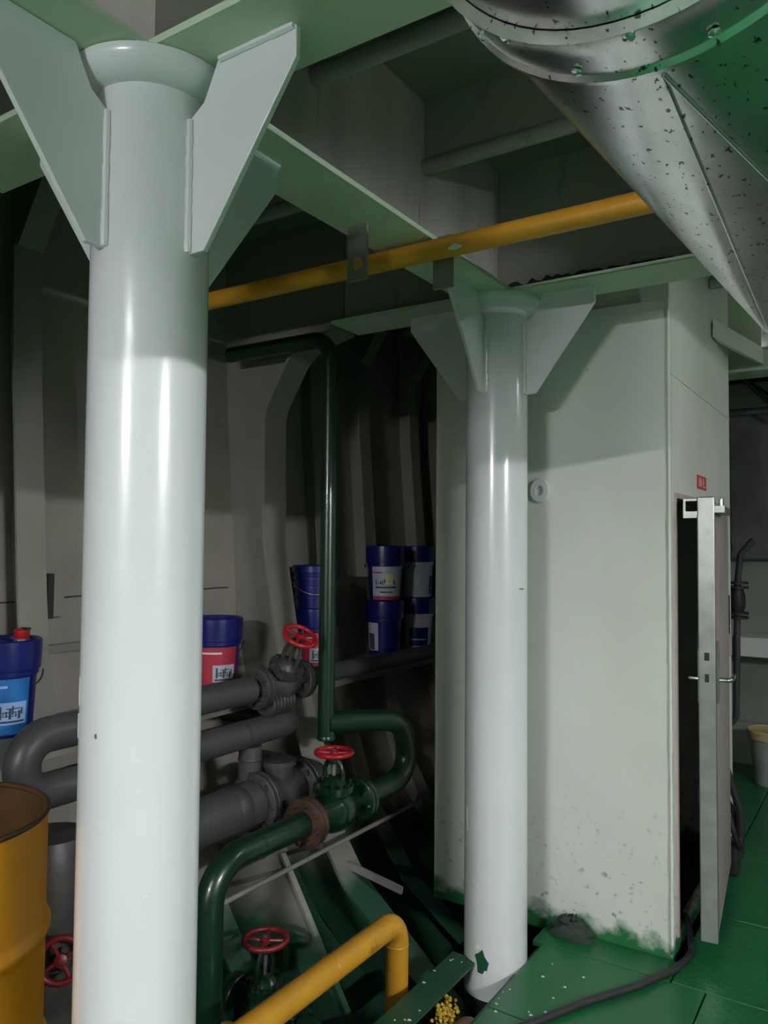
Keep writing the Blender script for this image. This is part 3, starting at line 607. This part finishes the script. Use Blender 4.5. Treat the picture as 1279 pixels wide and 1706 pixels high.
for yy in (1.222, 1.245, 1.475, 1.50):
    f_ = MB().lathe([(0.112, -0.009), (0.116, -0.006), (0.116, 0.006), (0.112, 0.009)], Matrix.Translation((-0.80, yy, 0.545)) @ rot_to((0, 1, 0)), 32).build('flange', 'greyvalve', vc)
    bb = MB()
    for j in range(8):
        a = 2*PI*j/8; bb.lathe([(0.011, -0.02), (0.011, 0.02)], Matrix.Translation((-0.80+0.098*math.cos(a), yy, 0.545+0.098*math.sin(a))) @ rot_to((0, 1, 0)), 6, smooth=False)
    bb.build('flange_bolts', 'greyvalve', f_)['kind'] = 'stuff'
MB().lathe([(0.06, 0), (0.058, 0.09), (0.075, 0.092), (0.075, 0.112), (0.04, 0.118)], Matrix.Translation((-0.80, 1.36, 0.57)), 24).build('bonnet', 'greyvalve', vc)
pipe('grey_outlet_pipe', 'short dark grey outlet pipe beyond the strainer body', [(-0.80, 1.512, 0.545), (-0.80, 1.62, 0.545), (-1.12, 1.62, 0.545)], 0.07, 'greypipe', 0.09)
pipe('thin_rod', 'thin grey conduit slanting across the bilge behind the slim pillar', [(-0.645, 0.78, 0.322), (-0.645, 2.20, 0.312), (-0.66, 2.24, 0.33)], 0.0095, 'conduit', 0.02, 'pipe', None, None, 12)
valve('bilge_valve', 'dim green valve with shade-darkened red handwheel low beside the yellow pipe', (-0.555, 1.02, -0.06), (0, 0, 1), 0.9, 'greenvalve', 'shadedred', axis=(1, 0, 0), half=0.13, wheel_r=0.074, stem_h=0.225)
pipe('bilge_line', 'dark green pipe in the bilge through the low valve', [(-0.395, 1.02, -0.06), (-0.315, 1.02, -0.06), (-0.315, 1.02, -0.40)], 0.034, 'greenpipe', 0.06)
pu = thing('pump_casing', 'dark cast pump casing between the yellow drum and the nearest pillar', 'pump', (-0.87, 0.40, -0.1))
mpu = Matrix.Translation((-0.87, 0.40, 0))
MB().lathe([(0.115, -0.12), (0.115, 0.30), (0.125, 0.34), (0.125, 0.60), (0.10, 0.66), (0.04, 0.68)], mpu, 32).build('casing', 'greyvalve', pu)
for z in (0.02, 0.31): MB().lathe([(0.145, z), (0.15, z+0.004), (0.15, z+0.02), (0.145, z+0.024)], mpu, 32).build('flange', 'greyvalve', pu)
valve('drain_valve', 'shade-darkened red handwheel valve in the gap between drum and pillar', (-0.735, 0.355, 0.37), (0.72, -0.62, 0.18), 0.5, 'greyvalve', 'shadedred', axis=(0.62, 0.72, 0), half=0.055, wheel_r=0.058, stem_h=0.085)
# yellow bilge pipe
yb = thing('yellow_bilge_pipe', 'scuffed yellow pipe bending down next to the green angle bar', 'pipe', (-0.22, 1.3, -0.5))
MB().tube(fillet([(-0.22, 0.30, 0.205), (-0.22, 1.345, 0.205), (-0.22, 1.345, -0.46)], 0.072, 10), 0.041, 24).build('pipe_run', 'yellow', yb)
for y, z, d in ((1.27, 0.205, (0, 1, 0)), (1.345, 0.12, (0, 0, 1)), (0.95, 0.205, (0, 1, 0))):
    MB().lathe([(0.0415, -0.003), (0.0432, 0), (0.0415, 0.003)], Matrix.Translation((-0.22, y, z)) @ rot_to(d), 24).build('weld_ring', 'yellow', yb)
MB().tube([(-0.235, 0.56, 0.20), (-0.33, 0.60, 0.16), (-0.36, 0.62, 0.10)], 0.022, 14).build('side_branch', 'yellow', yb)
bar = thing('angle_bar', 'green floor support angle welded to the slim pillar', 'bar', (-0.08, 0.9, 0))
MB().box((-0.135, 0.25, -0.004), (-0.030, 1.612, 0.006)).build('top_flange', 'greenbar', bar)
MB().box((-0.135, 0.25, -0.075), (-0.125, 1.585, -0.004)).build('side_flange', 'greenbar', bar)
br = thing('bilge_elbow', 'brown corroded pipe elbow crusted with yellow foam under the angle bar', 'pipe fitting', (0.02, 1.28, -0.6))
MB().tube(fillet([(0.03, 1.22, -0.58), (0.03, 1.36, -0.075), (0.03, 1.50, -0.22), (0.03, 1.50, -0.58)], 0.07), 0.046, 20).build('elbow', 'brown', br)
random.seed(21); b = MB()
for k in range(190):
    q = Vector((-0.012+0.010*random.gauss(0, 1), 1.33+0.035*random.gauss(0, 1), -0.075+0.030*random.gauss(0, 1))); s = 0.003+0.006*random.random()
    b.lathe([(0.001, -s), (s*0.8, -s*0.5), (s, 0), (s*0.7, s*0.6), (0.001, s)], Matrix.Translation(q) @ rot_to((random.random()-.5, random.random()-.5, 1)), 6)
b.build('foam_crust', 'foam', br)['kind'] = 'stuff'

# ------------------------------------------------------------------ oil drum
dx, dy = -0.705, -0.075; DRR = 0.288; DH = 0.875
dm = thing('oil_drum', 'open yellow steel drum with dark sludge at lower left', 'drum', (dx, dy, 0))
mD = Matrix.Translation((dx, dy, 0))
prof = [(DRR-0.01, 0.0), (DRR, 0.012)]
for zc in (0.29, 0.585): prof += [(DRR, zc-0.035), (DRR+0.004, zc-0.02), (DRR+0.012, zc-0.006), (DRR+0.012, zc+0.006), (DRR+0.004, zc+0.02), (DRR, zc+0.035)]
prof += [(DRR, DH-0.03), (DRR+0.001, DH-0.008)]
MB().lathe(prof, mD, 56, True, False).build('shell', 'drum', dm)
MB().lathe([(DRR-0.008, 0.68), (DRR-0.006, DH-0.008)], mD, 56, False, False).build('inner_shell', 'drumin', dm)
MB().tube([(dx+(DRR-0.002)*math.cos(2*PI*k/56), dy+(DRR-0.002)*math.sin(2*PI*k/56), DH-0.004) for k in range(57)], 0.0075, 10, False).build('rim', 'drumin', dm)
MB().lathe([(DRR-0.009, 0.70), (0.001, 0.70)], mD, 56, False, True).build('sludge', 'sludge', dm)

# ------------------------------------------------------------------ pails on the shelf
def pail(label, style, loc, face, group='pails on the shelf', h=0.31, name='paint_pail', stacked=False):
    """face: azimuth the label looks to"""
    t = thing(name, label, 'pail', loc, group)
    x, y, z = loc; m = Matrix.Translation(loc) @ Matrix.Rotation(face, 4, 'Z')
    bm_ = 'labelwhite' if style == 'plainwhite' else 'navy'
    MB().lathe([(0.084, 0), (0.088, 0.004), (0.098, h*0.62), (0.104, h*0.63), (0.104, h*0.68), (0.100, h*0.69), (0.101, h*0.80)], m, 40).build('body', bm_, t)
    MB().lathe([(0.1015, h*0.68), (0.110, h*0.69), (0.113, h*0.93), (0.112, h*0.985), (0.106, h), (0.098, h-0.003), (0.094, h-0.014), (0.001, h-0.014)], m, 40, False, True).build('lid', 'navy', t)
    def rad(zz): return 0.088+(0.098-0.088)*(zz/(h*0.62))
    def sheet(nm, mt, z0, z1, a0, a1, par, lift=0.0):
        return MB().patch(rad(z0)+0.0006+lift, rad(z1)+0.0006+lift, z0, z1, a0, a1, 14, m, 0.0010).build(nm, mt, par)
    if style in ('red', 'blue'):
        c1, c2 = ('labelred', 'labelwhite') if style == 'red' else ('labelblue', 'labelsky')
        l1 = sheet('label', c1, 0.012, h*0.61, -0.75, 1.15, t)
        sheet('label', c2, 0.012, h*0.60, -1.75, -0.86, t)
        sheet('label_panel', 'labelwhite' if style == 'red' else 'labelsky', 0.045, 0.115, 0.02, 1.05, l1, 0.0011)
        sheet('label_stripe', 'white' if style == 'red' else 'labelsky', h*0.52, h*0.545, -0.70, 0.4, l1, 0.0011)
        for k in range(8): sheet('label_print', 'ink', 0.062+0.007*((k*5) % 3), 0.104-0.008*((k*7) % 4), 0.16+0.1*k, 0.16+0.1*k+(0.05 if k % 3 else 0.08), l1, 0.0024)
        for k in range(3): sheet('label_print', 'ink', 0.070+0.012*k, 0.073+0.012*k, 0.14+0.12*k, 0.62+0.10*k, l1, 0.0024)
        sheet('label_print', 'ink', 0.050, 0.057, 0.10, 0.98, l1, 0.0024)
    elif style == 'whitered':
        l1 = sheet('label', 'labelwhite', 0.022, h*0.62, -0.95, 1.05, t)
        sheet('label_stripe', 'labelred', 0.004, 0.026, -0.95, 1.05, t)
        sheet('label_stripe', 'labelred', h*0.50, h*0.525, -0.95, -0.3, l1, 0.0011)
        for k in range(10): sheet('label_print', 'ink', 0.088+0.006*((k*5) % 3), 0.120-0.006*((k*7) % 4), -0.70+0.13*k, -0.64+0.13*k+(0.03 if k % 3 else 0), l1, 0.0012)
        for k in range(2): sheet('label_print', 'ink', 0.096+0.012*k, 0.099+0.012*k, -0.68+0.3*k, 0.1+0.45*k, l1, 0.0012)
        sheet('label_print', 'ink', 0.070, 0.080, -0.72, 0.62, l1, 0.0012); sheet('label_print', 'ink', 0.044, 0.052, -0.45, 0.35, l1, 0.0012)
        sheet('note', 'note', 0.090, 0.150, -0.10, 0.36, l1, 0.0026)
    elif style == 'bluewhite':
        l1 = sheet('label', 'labelwhite', 0.03, h*0.60, -1.25, -0.42, t)
        sheet('label_print', 'ink', 0.035, 0.125, -1.10, -0.66, l1, 0.0012)
    elif style == 'plainwhite':
        l1 = sheet('label', 'navy', 0.02, h*0.42, -0.6, 0.7, t)
        sheet('label_print', 'labelwhite', 0.055, 0.062, -0.45, 0.5, l1, 0.0012)
    pts = [m @ Vector((0.116*math.cos(a), 0.116*math.sin(a), h*0.66-0.085*math.sin((a-1.75)/2.8*PI))) for a in [1.75+2.8*k/20 for k in range(21)]]
    MB().tube(pts, 0.003, 8).build('bail_handle', 'steel', t)
    return t
PXC = -1.165
pb = pail('dark blue pail with sky blue label and red spout cap, at far left', 'blue', (PXC, 0.41, SHZ), -0.85)
mm = Matrix.Translation((PXC+0.035, 0.41+0.035, SHZ+0.296))
MB().lathe([(0.026, 0), (0.026, 0.012), (0.022, 0.016)], mm, 20).build('spout', 'steel', pb)
MB().lathe([(0.023, 0.016), (0.025, 0.02), (0.025, 0.040), (0.018, 0.046)], mm, 20).build('spout_cap', 'red', pb)
MB().box((0.005, -0.008, 0.044), (0.04, 0.008, 0.050), mm).build('cap_tab', 'dark', pb)
pail('dark blue pail with red and white label right of the nearest pillar', 'red', (PXC, 1.37, SHZ), -0.95)
pail('red and white labelled pail at the bottom of the stack behind the green riser', 'red', (PXC, 2.05, SHZ), -1.15)
# nested empty pail with moulded rings
t = thing('ringed_pail', 'plain blue ringed pail with wire handle on top of the red labelled pail', 'pail', (PXC, 2.05, SHZ+0.31), 'pails on the shelf')
m = Matrix.Translation((PXC, 2.05, SHZ+0.3105))
MB().lathe([(0.097, 0), (0.098, 0.045), (0.106, 0.047), (0.106, 0.056), (0.099, 0.058), (0.100, 0.095), (0.108, 0.097), (0.108, 0.108), (0.101, 0.110), (0.102, 0.140), (0.110, 0.142), (0.110, 0.152), (0.103, 0.154), (0.104, 0.172), (0.112, 0.174)], m, 40).build('body', 'navy', t)
MB().lathe([(0.112, 0.174), (0.114, 0.176), (0.114, 0.206), (0.108, 0.212), (0.001, 0.208)], m, 40, False, True).build('lid', 'navy', t)
MB().tube([m @ Vector((0.118*math.cos(a), 0.118*math.sin(a), 0.128-0.06*math.sin((a+2.1)/2.6*PI))) for a in [-2.1+2.6*k/20 for k in range(21)]], 0.003, 8).build('bail_handle', 'steel', t)
pail('blue pail with white paper label under the pail bearing a yellow note', 'bluewhite', (PXC, 2.70, SHZ), -0.95)
pail('pail with white and red label and a yellow note, stacked by the cabin', 'whitered', (PXC, 2.70, SHZ+0.3105), -0.85)
pail('white pail with dark blue label at the foot of the stack nearest the cabin', 'plainwhite', (PXC, 3.06, SHZ), -0.9)
pail('blue lidded white pail on top of the stack nearest the cabin', 'plainwhite', (PXC, 3.06, SHZ+0.3105), 0.5)

# ------------------------------------------------------------------ things on the floor
cp = [(0.10, 0.95), (0.22, 1.22), (0.30, 1.36), (0.40, 1.56), (0.52, 1.76), (0.60, 1.93), (0.622, 2.04), (0.625, 2.10)]
pts = fillet([(x, y, 0.0135) for x, y in cp] + [(0.606, 2.17, 0.045), (0.585, 2.22, 0.078), (0.53, 2.28, 0.078), (0.44, 2.40, 0.016), (0.10, 2.7, 0.016)], 0.04, 4)
tag(MB().tube(pts, 0.0125, 12).build('hose', 'dark', None, (0.5, 1.7, 0)), 'dark rubber cable snaking over the green floor to the door', 'cable')
random.seed(4)
def lump(c, r, zs, seed):
    random.seed(seed); b = MB(); n1, n2 = 14, 8; vs = []
    for i in range(n2+1):
        th = PI/2*i/n2
        for k in range(n1):
            a = 2*PI*k/n1; rr = (0.75+0.45*random.random())
            vs.append((c[0]+r[0]*math.cos(th)*math.cos(a)*rr, c[1]+r[1]*math.cos(th)*math.sin(a)*rr, c[2]+zs*math.sin(th)*(0.7+0.5*random.random())))
    b.add(vs, [(i*n1+k, i*n1+(k+1) % n1, (i+1)*n1+(k+1) % n1, (i+1)*n1+k) for i in range(n2) for k in range(n1)] + [tuple(range(n1-1, -1, -1))], True); return b
tag(lump((0.205, 1.978, 0.001), (0.085, 0.040), 0.085, 2).build('oily_rag', 'rag', None, (0.235, 1.975, 0)), 'dark oily rag heaped at the foot of the cabin wall', 'rag')
random.seed(9); b = MB()
for k in range(34):
    x, y = (random.uniform(0.13, 0.42), random.uniform(1.2, 1.75)) if k < 22 else (random.uniform(-0.128, -0.035), random.uniform(1.0, 1.58))
    z = 0.0005 if k < 22 else 0.0065; a = random.random()*PI; s = 0.003+0.005*random.random()
    b.prism([(x+s*math.cos(a+q), y+s*math.sin(a+q)*0.8, z) for q in (0, 1.3, 2.6, 4.2)], (0, 0, 0.0015))
o = b.build('paint_flakes', 'flake', None, (0.2, 1.5, 0)); o['kind'] = 'stuff'; tag(o, 'white paint flakes scattered on the green plates', 'paint flakes')
# dark tackle standing against the side wall behind the door
hk = thing('hook_tackle', 'dark greasy hook and hose end leaning on the wall behind the open door', 'hook', (0.64, 3.0, 0))
MB().tube(fillet([(0.605, 2.98, 0.50), (0.625, 2.99, 0.42), (0.66, 3.0, 0.30), (0.66, 3.02, 0.10), (0.62, 3.0, 0.02)], 0.06), 0.017, 12).build('hose_end', 'dark', hk)
MB().tube([(0.612+0.055*(1-math.cos(a))*0.5, 2.97+0.05*math.sin(a), 0.24+0.10*math.cos(a)) for a in [2*PI*q/24 for q in range(21)]], 0.012, 10).build('hook', 'dark', hk)
MB().box((0.590, 2.955, 0.0), (0.655, 3.05, 0.16)).build('foot_plate', 'dark', hk, bevel=0.012)

# ------------------------------------------------------------------ far right background
vp = thing('bulkhead_pipe', 'slim grey vertical pipe with flanged coupling on the back bulkhead', 'pipe', (0.40, 4.72, 0.3))
MB().tube(fillet([(0.50, 4.72, 1.60), (0.415, 4.72, 1.50), (0.395, 4.72, 1.30), (0.38, 4.72, 0.40), (0.31, 4.72, 0.30)], 0.08), 0.022, 16).build('pipe_run', 'greypipe', vp)
for z in (1.305, 1.275, 1.10, 1.07): MB().lathe([(0.075, z-0.008), (0.075, z+0.008)], Matrix.Translation((0.39, 4.72, 0)), 20).build('flange', 'dark', vp)
MB().lathe([(0.04, 1.10), (0.055, 1.15), (0.055, 1.22), (0.04, 1.27)], Matrix.Translation((0.39, 4.72, 0)), 20).build('coupling', 'dark', vp)
bn = thing('bench_board', 'pale horizontal bench board along the back bulkhead', 'bench', (1.4, 4.9, 0))
MB().box((0.36, 4.80, 0.80), (2.4, 5.08, 0.93)).build('board', 'lampbody', bn)
for x in (1.3, 2.3): MB().box((x, 4.85, 0.0), (x+0.05, 5.05, 0.80)).build('leg', 'frame', bn)
bk = thing('bucket', 'grey bucket with tan lid standing on the far green floor', 'bucket', (0.60, 4.66, 0))
mb = Matrix.Translation((0.60, 4.66, 0))
MB().lathe([(0.105, 0), (0.108, 0.01), (0.135, 0.31)], mb, 32).build('body', 'bucket', bk)
MB().lathe([(0.136, 0.29), (0.146, 0.295), (0.148, 0.345), (0.140, 0.352), (0.13, 0.345), (0.001, 0.342)], mb, 32, True, True).build('lid', 'bucketlid', bk)
cbm = thing('box_beam', 'white box beam leaving the cabin corner under the duct', 'beam', (0.7, 3.6, 2.58))
MB().prism([(0.585, 2.86, 2.55), (0.585, 2.98, 2.55), (0.585, 2.98, 2.64), (0.585, 2.86, 2.64)], (0.30, 1.75, 0.0)).build('beam_body', 'lampbody', cbm)
ct = thing('cable_rack', 'dark thin cable rack high on the back bulkhead', 'rack', (0.6, 4.6, 2.7))
for z, y in ((2.72, 4.70), (2.72, 4.90)): MB().tube([(0.0, y, z), (2.5, y, z)], 0.015, 8).build('rail', 'dark', ct)
for k in range(5): MB().tube([(0.35+0.4*k, 4.62, 2.78), (0.60+0.4*k, 4.98, 2.60)], 0.012, 8).build('rung', 'dark', ct)
MB().tube([(0.42, 4.55, 2.72), (0.95, 4.95, 2.15)], 0.014, 8).build('stay', 'dark', ct)
eq = thing('dark_machine', 'dark machinery casing in shadow behind the cabin', 'machine', (1.0, 4.9, 1.0))
MB().box((0.30, 4.985, 1.46), (2.6, 5.095, 2.50)).build('casing', 'machine', eq, bevel=0.02)
MB().lathe([(0.34, -0.02), (0.34, 0.05), (0.20, 0.10)], Matrix.Translation((0.98, 4.97, 1.75)) @ rot_to((0, -1, 0)), 32).build('round_cover', 'machine', eq)

# ------------------------------------------------------------------ ceiling lamps of the engine room
for i, (loc, rz, hl, st) in enumerate(LAMPS):
    lab = ['low hung ceiling strip lamp far behind the camera', 'ceiling strip lamp between the beams behind the camera', 'ceiling strip lamp over the aisle beyond the duct', 'low hung strip lamp on the right side of the aisle'][i]
    t = thing('strip_lamp', lab, 'lamp', loc, 'ceiling strip lamps')
    m = Matrix.Translation(loc) @ Matrix.Rotation(math.radians(rz), 4, 'Z')
    MB().box((-hl-0.04, -0.09, 0.0), (hl+0.04, 0.09, 0.055), m).build('housing', 'lampbody', t, bevel=0.006)
    em = paint('lamp_glow', (0.9, 0.9, 0.9), 0.5, emit=st)
    for s in (-0.045, 0.045): MB().tube([m @ Vector((-hl, s, -0.03)), m @ Vector((hl, s, -0.03))], 0.019, 14).build('tube', em, t)
    for s in (-hl-0.02, hl+0.02): MB().box((s-0.015, -0.075, -0.055), (s+0.015, 0.075, 0.0), m).build('tube_holder', 'lampbody', t)
    MB().tube([m @ Vector((-hl*0.7, 0, 0.055)), m @ Vector((-hl*0.7, 0, DECK-loc[2]))], 0.008, 8).build('hanger', 'lampbody', t)
    MB().tube([m @ Vector((hl*0.7, 0, 0.055)), m @ Vector((hl*0.7, 0, DECK-loc[2]))], 0.008, 8).build('hanger', 'lampbody', t)
for o in bpy.data.objects:
    if '_base' in o: del o['_base']
